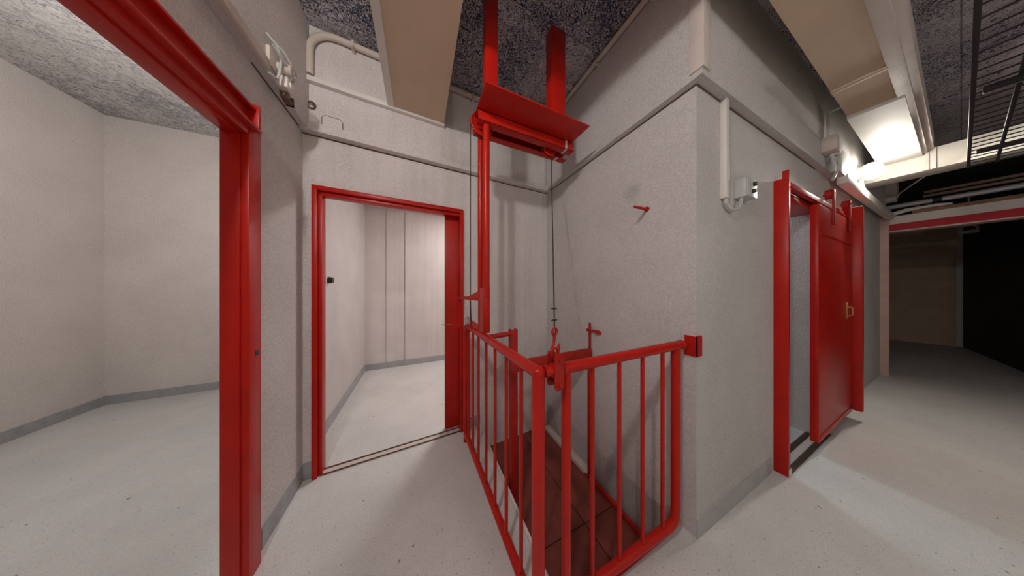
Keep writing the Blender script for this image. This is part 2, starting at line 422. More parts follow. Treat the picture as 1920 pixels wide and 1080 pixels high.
def shadow_dirt_line(parent, mb, name='shadow_dirt_line'): lab(mb.build(name, M['rust'], parent), 'dark shadow and dirt line under the ledge')  # thin dark strips painting in the shadow gap and dirt under the ledges
f = MB(); f.box(1.3765, 1.3805, 0.60, 1.98, ZT - 0.008, ZT); shadow_dirt_line(t3, f)
f = MB(TW); f.box(0.0, 2.0, -0.004, 0.0, ZT - 0.009, ZT); shadow_dirt_line(t4, f)
f = MB(TD); f.box(0.0, 2.13, -0.004, 0.0, ZT - 0.020, ZT - 0.012); shadow_dirt_line(t2, f)
f = MB(); f.box(-0.7505, -0.747, 1.45, 1.94, ZT - 0.009, ZT); shadow_dirt_line(t1, f)
f = MB(); f.box(1.3788, 1.3802, 1.671, 1.675, 0.6, ZT - 0.01); lab(f.build('seam', M['conduit'], wsh), 'hairline seam')
# skirtings
def baseb(name, mb, label): struct(name, mb, M['base'], label, 'baseboard')
f = MB(); f.box(-3.33, -3.318, -0.85, 4.14, 0, 0.10); f.box(-3.33, -0.87, 4.128, 4.14, 0, 0.10)
baseb('baseboard_left_room', f, 'grey skirting around the empty room behind the wide doorway')
f = MB(); f.box(-0.80, -0.79, 2.02, 4.03, 0, 0.11); f.box(-0.80, 1.35, 4.02, 4.03, 0, 0.10)
baseb('baseboard_rear_room', f, 'grey skirting around the small rear room')
f = MB(); f.box(-0.75, -0.745, 1.52, 1.93, 0, 0.11)
struct('baseboard_left', f, M['base'], 'grey painted skirting between the two red doorways', 'baseboard')
f = MB(TW); f.box(0.0, 1.0, -0.005, 0, 0, 0.11)
M['base_pale'] = paint('pale_grey_skirting', (0.46, 0.455, 0.44), 0.65, 0.08, bump=0.2, dirt=(0.2, 0.17, 0.14), dscale=9, damt=0.5)
struct_base = lambda m, l, n: struct(n, m, M['base_pale'], l, 'baseboard')
struct_base(f, 'pale grey painted skirting under the switch box', 'baseboard_right')
f = MB(TD); f.box(0.0, 0.055, -0.006, 0, 0, 0.12); f.box(1.13, 1.31, -0.006, 0, 0, 0.10)
baseb('baseboard_back', f, 'grey painted skirting beside the narrow red doorway')

# ------------------------------------------------------------------ door_1: wide red doorway in the left wall
d = thing('door_1', 'wide red steel doorway frame opening onto the empty room', 'doorway', (-0.75, 1.45, 0), kind='structure')
f = MB()
f.box(-0.803, -0.742, 1.362, 1.42, 0, 2.14, 0.002)
f.box(-0.752, -0.716, 1.370, 1.452, 0, 2.14, 0.003)
f.build('jamb', M['red'], d)
f = MB()
f.box(-0.803, -0.735, 0.25, 0.30, 0, 2.14, 0.003)
f.box(-0.75, -0.716, 0.22, 0.27, 0, 2.14, 0.003)
f.build('jamb', M['red'], d)
f = MB()
f.box(-0.803, -0.742, 0.30, 1.41, 2.075, 2.125, 0.003)
f.box(-0.752, -0.718, 0.30, 1.42, 2.085, 2.14, 0.003)
f.build('lintel', M['red'], d)
f = MB()
f.box(-0.75, -0.742, 0.22, 1.44, 2.13, 2.25)
f.box(-0.75, -0.690, 0.22, 1.405, 2.118, 2.130, 0.002)
f.box(-0.75, -0.715, 0.22, 1.42, 2.228, 2.24, 0.002)
f.box(-0.75, -0.706, 1.415, 1.432, 2.13, 2.258, 0.002)
f.build('track', M['red'], d)
f = MB(); f.box(-0.7165, -0.7148, 1.410, 1.436, 1.045, 1.068); lab(f.build('latch_hole', M['black'], d), 'black latch hole')

# ------------------------------------------------------------------ door_2: narrow red doorway in the back wall, sliding leaf pushed aside
d = thing('door_2', 'narrow red steel doorway frame beside the hoist pole', 'doorway', (-0.17, 1.96, 0), kind='structure')
f = MB(TD); f.box(0.055, 0.085, -0.03, 0.07, 0, 2.105, 0.003); f.box(0.085, 0.107, -0.005, 0.068, 0, 2.085, 0.002); f.build('jamb', M['red'], d)
f = MB(TD); f.box(1.108, 1.137, -0.03, 0.064, 0, 2.105, 0.003); f.build('jamb', M['red'], d)
f = MB(TD); f.box(0.055, 1.137, -0.031, 0.066, 2.075, 2.108, 0.003); f.box(0.085, 1.12, -0.005, 0.062, 2.048, 2.076, 0.002); f.build('lintel', M['red'], d)
d = thing('sliding_door', 'red sliding door leaf tucked behind the narrow doorway edge', 'door', (0.7, 2.08, 0.0))
f = MB(TD); f.box(0.985, 1.98, 0.072, 0.112, 0.006, 2.07, 0.003); f.build('leaf', M['red'], d)
f = MB(TD); f.cyl((0.955, 0.088, 1.012), (1.03, 0.062, 1.012), 0.004, 10); f.ball((1.03, 0.064, 1.012), (0.008, 0.006, 0.008), 10, 6); lab(f.build('bolt', M['brass'], d), 'small brass bolt')
d = thing('door_track', 'pale floor strip with two dark grooves across the narrow doorway', 'door track', (-0.2, 1.97, 0))
f = MB(TD); f.box(0.10, 1.11, -0.022, 0.062, 0.0, 0.004); f.build('strip', M['trim'], d)
for t in (-0.018, 0.040):
    f = MB(TD); f.box(0.10, 1.11, t, t + 0.014, 0.0, 0.007); f.build('groove', M['track'], d)

# rear room: battens, ceiling conduit, wall stop
f = MB(); f.box(-0.495, -0.485, 4.018, 4.03, 0.10, 2.73)
tag(f.build('wall_batten', M['wall_shaft'], origin=(-0.49, 4.02, 0.1)), 'slim white batten on the rear room wall, nearer its corner', 'batten', 'battens in the rear room')
f = MB(); f.box(-0.213, -0.195, 4.014, 4.03, 0.10, 2.73)
tag(f.build('wall_batten', M['wall_shaft'], origin=(-0.2, 4.02, 0.1)), 'slim white batten at the middle of the rear room wall', 'batten', 'battens in the rear room')
f = MB(); f.tube([(-0.78, 3.2, 2.70), (-0.78, 3.9, 2.70), (-0.72, 4.0, 2.70), (1.2, 4.01, 2.70)], 0.011)
tag(f.build('ceiling_conduit', M['conduit'], origin=(0, 4.01, 2.70)), 'thin painted conduit along the rear room ceiling edge', 'conduit')
d = thing('door_stop', 'black rubber stop with wire loop on the rear room wall', 'door stop', (-0.80, 2.5, 1.44))
f = MB(); f.box(-0.80, -0.792, 2.47, 2.53, 1.40, 1.48, 0.002); f.build('plate', M['plastic'], d)
f = MB(); f.cyl((-0.792, 2.53, 1.44), (-0.755, 2.53, 1.44), 0.034, 20, 0.026); f.build('rubber', M['black'], d)
f = MB(); f.tube([(-0.795, 2.42, 1.49), (-0.77, 2.36, 1.49), (-0.77, 2.36, 1.40), (-0.795, 2.44, 1.39), (-0.795, 2.52, 1.40)], 0.004, 8); f.build('wire_loop', M['plastic'], d)

# ------------------------------------------------------------------ stair guard railing (left side of the pit)
def railx(y): return 0.428 - 0.038 * (y - 0.69)
ra = thing('guard_railing', 'red tubular guard railing beside the hatch, running from the corner post to the narrow doorway', 'railing', (0.41, 1.2, 0))
f = MB(); f.tube([(railx(0.68), 0.68, 1.04), (railx(0.9), 0.9, 1.04), (railx(1.72), 1.72, 1.04), (railx(1.79), 1.795, 1.028), (railx(1.82), 1.825, 1.0), (railx(1.83), 1.835, 0.96)], 0.025, 16); f.build('top_rail', M['red'], ra)
f = MB(); f.cyl((railx(0.69), 0.69, 0.0), (railx(0.69), 0.69, 1.052), 0.0265, 24); f.ball((railx(0.69), 0.69, 1.045), (0.0275, 0.0275, 0.022)); f.build('corner_post', M['red'], ra)
f = MB(); f.cyl((railx(1.835), 1.835, 0.0), (railx(1.835), 1.835, 0.98), 0.021, 20); f.build('end_post', M['red'], ra)
f = MB(); f.cyl((railx(0.69), 0.69, 0.065), (railx(1.83), 1.83, 0.065), 0.021, 18); f.build('bottom_rail', M['red'], ra)
for y in (1.74, 1.61, 1.465, 1.30, 1.143, 0.987, 0.828):
    f = MB(); f.cyl((railx(y), y, 0.07), (railx(y), y, 1.03), 0.0095, 12); f.build('baluster', M['red'], ra)

# front gate panel
def fy(x): return 0.690 - 0.045 * (x - 0.43)
ga = thing('guard_gate', 'red tubular railing panel across the front of the hatch, fixed to the outer wall corner', 'railing', (0.9, 0.67, 0))
f = MB(); f.tube([(0.455, fy(0.455), 1.04), (0.53, fy(.53), 1.04), (0.53, fy(.53), 1.04), (1.30, fy(1.3), 1.055), (1.33, fy(1.33), 1.055)], [0.0225, 0.0225, 0.0235, 0.0235, 0.0235], 18); f.build('top_rail', M['red'], ga)
f = MB(); f.torus((0.537, fy(.537), 1.04), (1, 0, 0), 0.0225, 0.0035, 24, 6); f.build('collar', M['red'], ga)
f = MB(); f.cyl((0.560, fy(.56), 0.02), (0.560, fy(.56), 1.03), 0.0195, 20); f.build('post', M['red'], ga)
f = MB(); f.tube([(1.285, fy(1.285), 1.05), (1.285, fy(1.285), 0.17), (1.279, fy(1.28), 0.125), (1.26, fy(1.26), 0.095), (1.225, fy(1.22), 0.085), (0.560, fy(.56), 0.06)], 0.0225, 18); f.build('bent_frame', M['red'], ga)
for x in (0.701, 0.863, 1.022, 1.176):
    f = MB(); f.cyl((x, fy(x), 0.07), (x, fy(x), 1.035), 0.0095 if x != 1.022 else 0.0095, 12); f.build('baluster', M['red'], ga)
f = MB(); f.box(1.372, 1.3805, 0.592, 0.652, 0.995, 1.105); f.box(1.372, 1.412, 0.588, 0.5985, 1.0, 1.11); f.build('wall_bracket', M['red'], ga)
f = MB(); f.cyl((1.325, fy(1.33), 1.055), (1.373, fy(1.36), 1.055), 0.018, 18); f.torus((1.33, fy(1.33), 1.055), (1, 0, 0), 0.021, 0.005, 22, 8); f.build('socket', M['red'], ga)
# parking clamp for the hook
cl = thing('hook_clamp', 'red bolted clamp on the front top rail where the hook is parked', 'clamp', (0.495, 0.687, 1.04))
f = MB()
cx, cy = 0.507, fy(0.507)
f.prism([(cx - 0.022, cy - 0.03, 0.985), (cx - 0.014, cy - 0.03, 0.967), (cx + 0.014, cy - 0.03, 0.967), (cx + 0.022, cy - 0.03, 0.985), (cx + 0.022, cy - 0.03, 1.095), (cx + 0.012, cy - 0.03, 1.11), (cx - 0.012, cy - 0.03, 1.11), (cx - 0.022, cy - 0.03, 1.095)], (0, 0.008, 0))
f.prism([(cx - 0.022, cy + 0.024, 0.985), (cx - 0.014, cy + 0.024, 0.967), (cx + 0.014, cy + 0.024, 0.967), (cx + 0.022, cy + 0.024, 0.985), (cx + 0.022, cy + 0.024, 1.095), (cx + 0.012, cy + 0.024, 1.11), (cx - 0.012, cy + 0.024, 1.11), (cx - 0.022, cy + 0.024, 1.095)], (0, 0.008, 0))
f.cyl((cx - 0.02, cy, 1.04), (cx + 0.02, cy, 1.04), 0.0285, 24)
f.build('body', M['red_dull'], cl)
for z in (0.988, 1.087):
    f = MB(); f.cyl((cx + 0.002, cy - 0.041, z), (cx + 0.002, cy + 0.036, z), 0.009, 6); f.build('bolt', M['red_dull'], cl)
f = MB(); f.torus((cx - 0.006, cy - 0.004, 1.115), (0, 1, 0), 0.016, 0.0045, 20, 8, -20, 200); f.build('shackle', M['red_dull'], cl)

# inner hoop in the pit
ho = thing('stair_handrail', 'low red hoop rail standing inside the hatch pit', 'handrail', (0.97, 1.33, PIT))
f = MB(); f.box(0.590, 0.640, 1.305, 1.311, PIT + .03, 1.075, .001); f.box(0.590, 0.596, 1.311, 1.355, PIT + .03, 1.075, .001); f.box(0.634, 0.640, 1.311, 1.355, PIT + .03, 1.075, .001); f.build('channel_post', M['red_dull'], ho)
f = MB(); f.cyl((railx(1.34) + 0.026, 1.33, 1.035), (0.592, 1.33, 1.045), 0.017, 16); f.build('stub_rail', M['red_dull'], ho)
f = MB(); f.box(0.600, 1.355, 1.318, 1.326, 0.765, 0.840, .001); f.box(0.600, 1.355, 1.326, 1.355, 0.832, 0.840, .001); f.build('angle_bar', M['red_dull'], ho)
f = MB(); f.box(1.318, 1.356, 1.325, 1.331, PIT, 0.80, .001); f.box(1.350, 1.356, 1.331, 1.365, PIT, 0.80, .001); f.box(1.334, 1.350, 1.322, 1.336, 0.80, 1.068, .002); f.box(1.31, 1.37, 1.31, 1.36, PIT, PIT + 0.012, .001); f.build('angle_post', M['red_dull'], ho)
f = MB(); f.prism([(1.352, 1.30, 1.005), (1.365, 1.27, 1.012), (1.365, 1.235, 0.998), (1.36, 1.24, 0.978), (1.352, 1.285, 0.985)], (0.014, 0, 0)); f.cyl((1.379, 1.27, 1.0), (1.34, 1.335, 1.0), 0.009, 10); f.cyl((1.34, 1.325, 1.0), (1.34, 1.36, 1.0), 0.012, 12)
tag(f.build('wall_hook', M['red_dull'], origin=(1.375, 1.29, 1.0)), 'small red tab on the rough wall holding the hoop rail post', 'hook')

# hatch boards in the pit
ha = thing('floor_hatch', 'worn dark red boarded hatch set down inside the railed pit', 'hatch', (0.98, 1.35, PIT))
xs = (0.615, 1.043, 1.312); ys = (0.715, 1.075, 2.035)
for i in range(2):
    for j in range(2):
        f = MB(); f.box(xs[i] + 0.003, xs[i + 1] - 0.003, ys[j] + 0.003, ys[j + 1] - 0.003, PIT - 0.045, PIT, 0.004); f.build('board', M['hatch'], ha)
f = MB(); f.box(1.312, 1.338, 0.715, 1.30, PIT - 0.05, PIT + 0.022, 0.003); f.build('edge_frame', M['red_dull'], ha)
f = MB(); f.box(0.590, 0.612, 0.715, 2.03, PIT - 0.05, PIT + 0.004, 0.002); f.build('edge_frame', M['red_dull'], ha)
f = MB(); f.box(1.315, 1.379, 1.34, 1.99, PIT - 0.058, PIT + 0.025, 0.006)
tag(f.build('cement_kerb', M['trim'], origin=(1.35, 1.6, PIT)), 'pale cement kerb between the hatch and the rough wall', 'kerb')
f = MB(); f.box(0.543, 0.560, 0.70, 1.985, 0.0, 0.012, 0.003)
tag(f.build('floor_kerb', M['wall_flat'], origin=(0.545, 1.3, 0)), 'white painted kerb along the open edge of the hatch pit', 'kerb')
f = MB(); f.box(0.56, 1.375, 0.694, 0.702, -0.22, 0.045, 0.001); f.box(0.56, 1.30, 0.672, 0.702, 0.0, 0.010, 0.001)
tag(f.build('edge_angle', M['red_dull'], origin=(0.97, 0.70, 0)), 'red steel edging along the front lip of the hatch pit', 'edging')

# ------------------------------------------------------------------ hoist
h = thing('hoist_gantry', 'red ceiling-hung hoist gantry with pulleys above the railed hatch', 'hoist', (0.7, 1.35, 1.04))
f = MB(); f.box(0.345, 1.125, 1.115, 1.475, 2.537, 2.545, 0.001); f.build('head_plate', M['red'], h)
def channel(x0, x1, yw, yf, z0, z1):
    b = MB(); t = 0.006
    lo, hi = min(yw, yf), max(yw, yf)
    wy = (yw, yw + t) if yf > yw else (yw - t, yw)
    b.box(x0, x1, wy[0], wy[1], z0, z1, 0.001); b.box(x0, x1, lo, hi, z0, z0 + t, 0.001); b.box(x0, x1, lo, hi, z1 - t, z1, 0.001)
    return b
f = channel(0.352, 1.140, 1.300, 1.355, 2.468, 2.537)
f.build('channel_beam', M['red'], h)
channel(0.362, 1.165, 1.475, 1.422, 2.475, 2.537).build('channel_beam', M['red'], h)
def hanger(x0, x1):
    b = MB(); b.box(x0, x1, 1.20, 1.206, 2.545, ZC, 0.001); b.box(x0, x0 + 0.006, 1.206, 1.27, 2.545, ZC, 0.001); b.box(x1 - 0.006, x1, 1.206, 1.27, 2.545, ZC, 0.001); return b
hanger(0.372, 0.450).build('hanger', M['red'], h)
hanger(0.855, 0.975).build('hanger', M['red'], h)
def pulley(cx, cz, rr):
    b = MB(); c = Vector((cx, 1.388, cz))
    b.torus(c + Vector((0, -0.011, 0)), (0, 1, 0), rr, 0.006, 32, 8); b.torus(c + Vector((0, 0.011, 0)), (0, 1, 0), rr, 0.006, 32, 8)
    b.cyl(c - Vector((0, 0.012, 0)), c + Vector((0, 0.012, 0)), rr * 0.9, 32)
    p = b.build('pulley', M['red'], h)
    b = MB(); b.cyl(c - Vector((0, 0.085, 0)), c + Vector((0, 0.083, 0)), 0.012, 14); b.build('axle', M['red_dull'], p)
pulley(0.402, 2.505, 0.078); pulley(0.962, 2.495, 0.058)
f = MB(); f.cyl((0.416, 1.335, 1.30), (0.416, 1.335, 2.47), 0.0235, 24); f.build('pole', M['red'], h)
f = MB(); f.cyl((0.402, 1.425, 1.30), (0.402, 1.425, 2.477), 0.020, 24); f.build('pole', M['red'], h)
f = MB(); f.box(0.388, 0.438, 1.318, 1.326, 1.067, 1.37, 0.001); f.box(0.388, 0.396, 1.326, 1.44, 1.067, 1.37, 0.001); f.box(0.430, 0.438, 1.326, 1.40, 1.067, 1.37, 0.001); f.build('foot_channel', M['red'], h)
f = MB()
f.prism([(0.400, 1.40, 1.355), (0.386, 1.44, 1.345), (0.350, 1.57, 1.305), (0.305, 1.745, 1.290), (0.305, 1.745, 1.278), (0.400, 1.40, 1.278)], (0.010, 0.003, 0))
f.prism([(0.385, 1.40, 1.278), (0.290, 1.745, 1.278), (0.322, 1.755, 1.278), (0.43, 1.40, 1.278)], (0, 0, 0.008))
f.prism([(0.290, 1.735, 1.04), (0.296, 1.757, 1.04), (0.325, 1.757, 1.04), (0.325, 1.735, 1.04)], (0, 0, 0.24))
f.build('bracket_arm', M['red'], h)
f = MB(); f.prism([(0.398, 1.42, 1.068), (0.372, 1.60, 1.068), (0.372, 1.60, 1.115), (0.398, 1.42, 1.095)], (0.008, 0.001, 0)); f.cyl((0.372, 1.59, 1.068), (0.366, 1.59, 1.278), 0.006, 10); f.build('gusset', M['red'], h)
f = MB(); f.box(1.055, 1.072, 1.296, 1.3005, 2.474, 2.535); f.box(1.055, 1.072, 1.2962, 1.356, 2.464, 2.468); lab(f.build('tape', M['tape'], h), 'grey tape wrapped round the channel')
f = MB(); f.box(1.06, 1.078, 1.42, 1.476, 2.471, 2.475); lab(f.build('tape', M['tape'], h), 'grey tape wrapped round the channel')

# wires and hook
ca = thing('hoist_cable', 'thin dark steel cable with hook slung from the gantry to the parking clamp', 'cable', (0.497, 0.687, 1.10))
top = Vector((0.985, 1.388, 2.438)); bot = Vector((0.505, 0.690, 1.215))
f = MB(); f.cyl(top, bot, 0.0032, 8); f.tube([top, (1.018, 1.388, 2.470), (1.022, 1.388, 2.515), (0.995, 1.388, 2.552), (0.962, 1.388, 2.560), (0.402, 1.388, 2.587), (0.345, 1.388, 2.56), (0.322, 1.388, 2.505)], 0.0032, 6); f.cyl((0.322, 1.388, 2.505), (0.368, 1.590, 1.07), 0.0032, 8); f.build('wire', M['steelcable'], ca)
dirv = (top - bot).normalized()
for k in (0.030, 0.085):
    p = bot + dirv * k; f = MB(); f.box(p.x - 0.007, p.x + 0.007, p.y - 0.005, p.y + 0.005, p.z - 0.004, p.z + 0.004, 0.001); f.cyl(p - Vector((0.014, 0, 0)), p + Vector((0.014, 0, 0)), 0.0025, 8); f.build('wire_clip', M['steelcable'], ca)
f = MB(); f.torus((0.504, 0.688, 1.195), (0.3, -1, 0), 0.013, 0.006, 22, 8)
f.tube([(0.503, 0.688, 1.183), (0.502, 0.687, 1.165), (0.499, 0.687, 1.148), (0.494, 0.687, 1.132), (0.490, 0.687, 1.115), (0.493, 0.687, 1.101), (0.504, 0.687, 1.095), (0.516, 0.687, 1.102), (0.521, 0.687, 1.118), (0.525, 0.687, 1.135), (0.528, 0.687, 1.145)], [.006, .006, .006, .007, .008, .008, .008, .008, .0075, .006, .004], 10)
f.tube([(0.497, 0.687, 1.125), (0.511, 0.686, 1.128), (0.524, 0.686, 1.132)], 0.005, 8)
f.build('hook', M['red_dull'], ca)

# peg on the wall
pg = thing('wall_peg', 'short red steel peg sticking out of the rough wall', 'peg', (1.38, 0.865, 1.89))
f = MB(); f.cyl((1.38, 0.865, 1.892), (1.255, 0.865, 1.888), 0.009, 14); f.ball((1.255, 0.865, 1.888), (0.009, 0.009, 0.009), 10, 8); f.build('rod', M['red'], pg)
f = MB(); f.cyl((1.3805, 0.865, 1.892), (1.371, 0.865, 1.892), 0.016, 16); f.build('flange', M['red'], pg)

# ------------------------------------------------------------------ door_3: sliding fire door on the side wall (frame, leaf)
d = thing('door_3', 'red steel frame of the sliding fire door with overhead rail', 'doorway', (2.6, 0.55, 0), kind='structure')
def ws(x): return (x - 1.38)
f = MB(TW); f.box(1.045, 1.075, -0.070, 0.02, 0, 2.17, 0.003); f.box(1.075, 1.115, -0.055, 0.13, 0, 2.10, 0.003); f.build('jamb', M['red'], d)
f = MB(TW); f.box(1.92, 1.975, -0.03, 0.0, 0, 2.10, 0.003); f.build('jamb', M['red'], d)
f = MB(TW); f.box(1.10, 1.93, -0.03, 0.13, 2.05, 2.11, 0.003); f.build('lintel', M['red'], d)
f = MB(TW); f.box(1.06, 3.40, -0.055, -0.045, 2.10, 2.16, 0.001); f.box(1.06, 3.40, -0.075, -0.045, 2.095, 2.105, 0.001); f.box(1.06, 3.40, -0.045, 0.0, 2.13, 2.16, 0.001); f.box(1.05, 1.065, -0.07, -0.04, 2.10, 2.225, 0.001); f.build('rail', M['red'], d)
f = MB(TW); f.box(1.045, 1.10, -0.0718, -0.0702, 0.01, 0.055); f.build('paint_chip', M['white'], d)
f = MB(TW); f.box(2.71, 2.76, -0.150, -0.02, 0.10, 2.2, 0.012); lab(f.build('end_stop', M['red'], d), 'upright stop post at the far end of the rail')
d = thing('sliding_fire_door', 'large red sliding fire door hung in front of the rough wall', 'door', (3.5, 0.5, 0.08))
f = MB(TW); f.box(1.60, 2.70, -0.095, -0.050 + .0, 0.09, 2.06, 0.006); f.build('leaf', M['red'], d)
f = MB(TW); f.box(1.62, 2.68, -0.099, -0.095, 1.80, 1.83, 0.001); f.box(1.62, 2.68, -0.099, -0.095, 0.12, 0.15, 0.001); f.build('rib', M['red'], d)
for s in (1.95, 2.52):
    f = MB(TW); f.box(s, s + 0.05, -0.108, -0.098, 1.93, 2.24, 0.002); f.build('roller_strap', M['red_dull'], d)
    f = MB(TW); f.cyl((s + 0.025, -0.098, 2.205), (s + 0.025, -0.062, 2.205), 0.042, 22); f.cyl((s + 0.025, -0.112, 2.205), (s + 0.025, -0.05, 2.205), 0.010, 12); f.build('roller', M['red_dull'], d)
f = MB(TW); f.box(2.46, 2.50, -0.101, -0.095, 1.06, 1.22, 0.001)
hd = lab(f.build('handle_plate', M['brass'], d), 'dull brass handle plate')
f = MB(TW); f.tube([(2.48, -0.10, 1.09), (2.48, -0.125, 1.10), (2.48, -0.125, 1.17), (2.48, -0.10, 1.18)], 0.007, 10); f.build('grip', M['brass'], hd)
d = thing('floor_track', 'dark double floor track under the sliding fire door', 'door track', (2.9, 0.53, 0))
f = MB(TW); f.box(1.11, 2.10, -0.075, 0.045, 0, 0.004); f.build('strip', M['trim'], d)
for t in (-0.070, 0.006):
    f = MB(TW); f.box(1.11, 2.10, t, t + 0.032, 0, 0.010, 0.001); f.build('groove', M['track'], d)

# ------------------------------------------------------------------ ceiling ducts, beam
dA = thing('ceiling_duct', 'beige boxed ceiling duct ending above the narrow red doorway', 'duct', (0, 0.5, 2.83))
f = MB(); f.box(-0.215, 0.205, -2.1, 1.915, 2.832, 3.20); f.build('casing', M['beige'], dA)
f = MB(); f.box(-0.225, -0.180, -2.1, 1.918, 2.824, 2.875, 0.002); lab(f.build('edge_strip', M['white'], dA), 'white corner strip')
dB = thing('ceiling_duct', 'beige boxed ceiling duct running along the wall above the sliding fire door', 'duct', (2.5, 0.3, 2.83))
f = MB(); f.box(0.21, 3.32, 0.185, 0.405, 2.832, 3.20); f.build('casing', M['beige'], dB)
f = MB(); f.box(3.32, 4.99, 0.175, 0.405, 2.80, 3.20); lab(f.build('end_section', M['white_box'], dB), 'white lower end section')
f = MB(); f.box(0.21, 4.99, 0.150, 0.205, 2.822, 2.90, 0.002); f.box(0.21, 4.99, 0.120, 0.152, 2.85, 3.0, 0.002); lab(f.build('edge_strip', M['trim'], dB), 'pale edge strip')
f = MB(); f.box(2.79, 2.83, 0.20, 0.405, 2.818, 2.834, 0.002); f.build('batten', M['beige'], dB)
f = MB(); f.box(5.0, 5.27, -4.0, 0.50, 2.637, 2.862, 0.003)
bm_ = struct('beam', f, M['white_box'], 'white boxed beam crossing the passage past the lamp', 'beam')
f = MB(); f.box(4.99, 5.0, 0.145, 0.165, 2.637, 2.862); f.box(4.99, 5.0, 0.11, 0.125, 2.637, 2.862); f.build('casing_strip', M['trim'], bm_)

# conduits / trunking on the walls
d = thing('ceiling_pipe', 'thick painted pipe curving up the corner and along the ceiling over the narrow doorway', 'pipe', (0.2, 1.93, 3.2))
pts = [(0.055, -0.055, 2.86)] + [(0.055, -0.055, 3.02)]
for a in range(0, 91, 15): pts.append((0.205 - 0.15 * math.cos(R(a)), -0.055, 3.04 + 0.15 * math.sin(R(a))))
pts += [(0.8, -0.055, 3.192), (2.06, -0.055, 3.192)]
f = MB(TD); f.tube(pts, 0.021, 14); f.build('pipe', M['conduit'], d)
for s in (0.30, 1.22, 1.75):
    f = MB(TD); f.box(s - 0.008, s + 0.008, -0.080, -0.03, 3.150, 3.162); f.box(s - 0.008, s + 0.008, -0.080, -0.072, 3.15, 3.21); f.build('clip', M['conduit'], d)
d = thing('wall_pipe', 'thin painted pipe along the ceiling edge above the hatch wall', 'pipe', (1.31, 1.2, 3.2))
f = MB(); f.cyl((1.312, 1.93, 3.20), (1.312, 0.56, 3.20), 0.018, 14); f.build('pipe', M['conduit'], d)
for y in (1.72, 1.22, 0.80):
    f = MB(); f.box(1.29, 1.336, y - 0.008, y + 0.008, 3.17, 3.181); f.build('clip', M['conduit'], d)
d = thing('cable_trunking', 'white cable trunking turning down the corner beside the narrow doorway', 'trunking', (-0.3, 1.92, 2.84))
f = MB(TD); f.box(0.012, 0.96, -0.066, -0.03, 2.815, 2.850, 0.002); f.build('run', M['white'], d)
f = MB(TD); f.box(0.012, 0.042, -0.064, -0.03, 2.535, 2.815, 0.002); f.build('drop', M['conduit'], d)
f = MB(TD)
for k in range(3): f.torus((0.058, -0.037 - 0.004 * k, 2.665 - .006 * k), (0.15, -1, 0.1 * k), 0.024 - 0.003 * k, 0.003, 18, 6)
tag(f.build('cable_coil', M['rust'], origin=(-0.69, 1.90, 2.665)), 'small coil of loose cable on the upper wall corner', 'cable')
d = thing('cover_plate', 'rounded blank cover plate on the upper wall over the narrow doorway', 'cover plate', (-0.60, 1.91, 2.58))
f = MB(TD)
f.prism([(0.115, -0.036, 2.53), (0.115, -0.036, 2.60), (0.130, -0.036, 2.618), (0.215, -0.036, 2.618), (0.232, -0.036, 2.60), (0.232, -0.036, 2.53)], (0, 0.006, 0)); f.build('plate', M['wall_shaft'], d)
f = MB(TD); f.tube([(0.115, -0.034, 2.535), (0.115, -0.034, 2.60), (0.130, -0.034, 2.618), (0.215, -0.034, 2.618), (0.232, -0.034, 2.60), (0.232, -0.034, 2.535)], 0.003, 6); lab(f.build('seam', M['rust'], d), 'dark seam round the plate')
f = MB(); f.box(-0.7055, -0.683, -1.0, 1.455, 2.478, 2.522, 0.003)
tag(f.build('wall_trunking', M['trim'], origin=(-0.69, 0.3, 2.5)), 'brownish trunking along the ledge above the wide red doorway', 'trunking')

d = thing('junction_box', 'open cable junction box with tangled wires above the wide red doorway', 'junction box', (-0.70, 1.53, 2.53))
f = MB(); f.box(-0.706, -0.69, 1.46, 1.56, 2.52, 2.61, 0.003); f.build('back_plate', M['conduit'], d)
f = MB(); f.box(-0.706, -0.655, 1.535, 1.60, 2.475, 2.535, 0.006); f.cyl((-0.656, 1.567, 2.507), (-0.648, 1.567, 2.507), 0.017, 18); f.build('socket', M['white'], d)
f = MB(); f.cyl((-0.70, 1.54, 2.565), (-0.640, 1.535, 2.565), 0.027, 20); f.torus((-0.640, 1.535, 2.565), (1, 0, 0), 0.02, 0.007, 20, 8); f.build('gland', M['conduit'], d)
f = MB()
f.tube([(-0.69, 1.43, 2.64), (-0.665, 1.46, 2.62), (-0.66, 1.49, 2.575), (-0.67, 1.50, 2.52), (-0.675, 1.49, 2.47), (-0.69, 1.45, 2.46)], 0.006, 8)
f.tube([(-0.69, 1.47, 2.655), (-0.655, 1.50, 2.63), (-0.64, 1.535, 2.60), (-0.645, 1.60, 2.60), (-0.68, 1.625, 2.55), (-0.69, 1.62, 2.47)], 0.005, 8)
f.tube([(-0.67, 1.44, 2.60), (-0.65, 1.49, 2.57), (-0.64, 1.53, 2.565)], 0.005, 8)
lab(f.build('cables', M['plastic'], d), 'loose grey cables')
f = MB(); f.box(-0.705, -0.672, 1.575, 1.60, 2.445, 2.475); f.box(-0.705, -0.672, 1.60, 1.64, 2.438, 2.452); f.box(-0.705, -0.672, 1.63, 1.642, 2.438, 2.486); lab(f.build('broken_bracket', M['rust'], d), 'dark broken bracket')

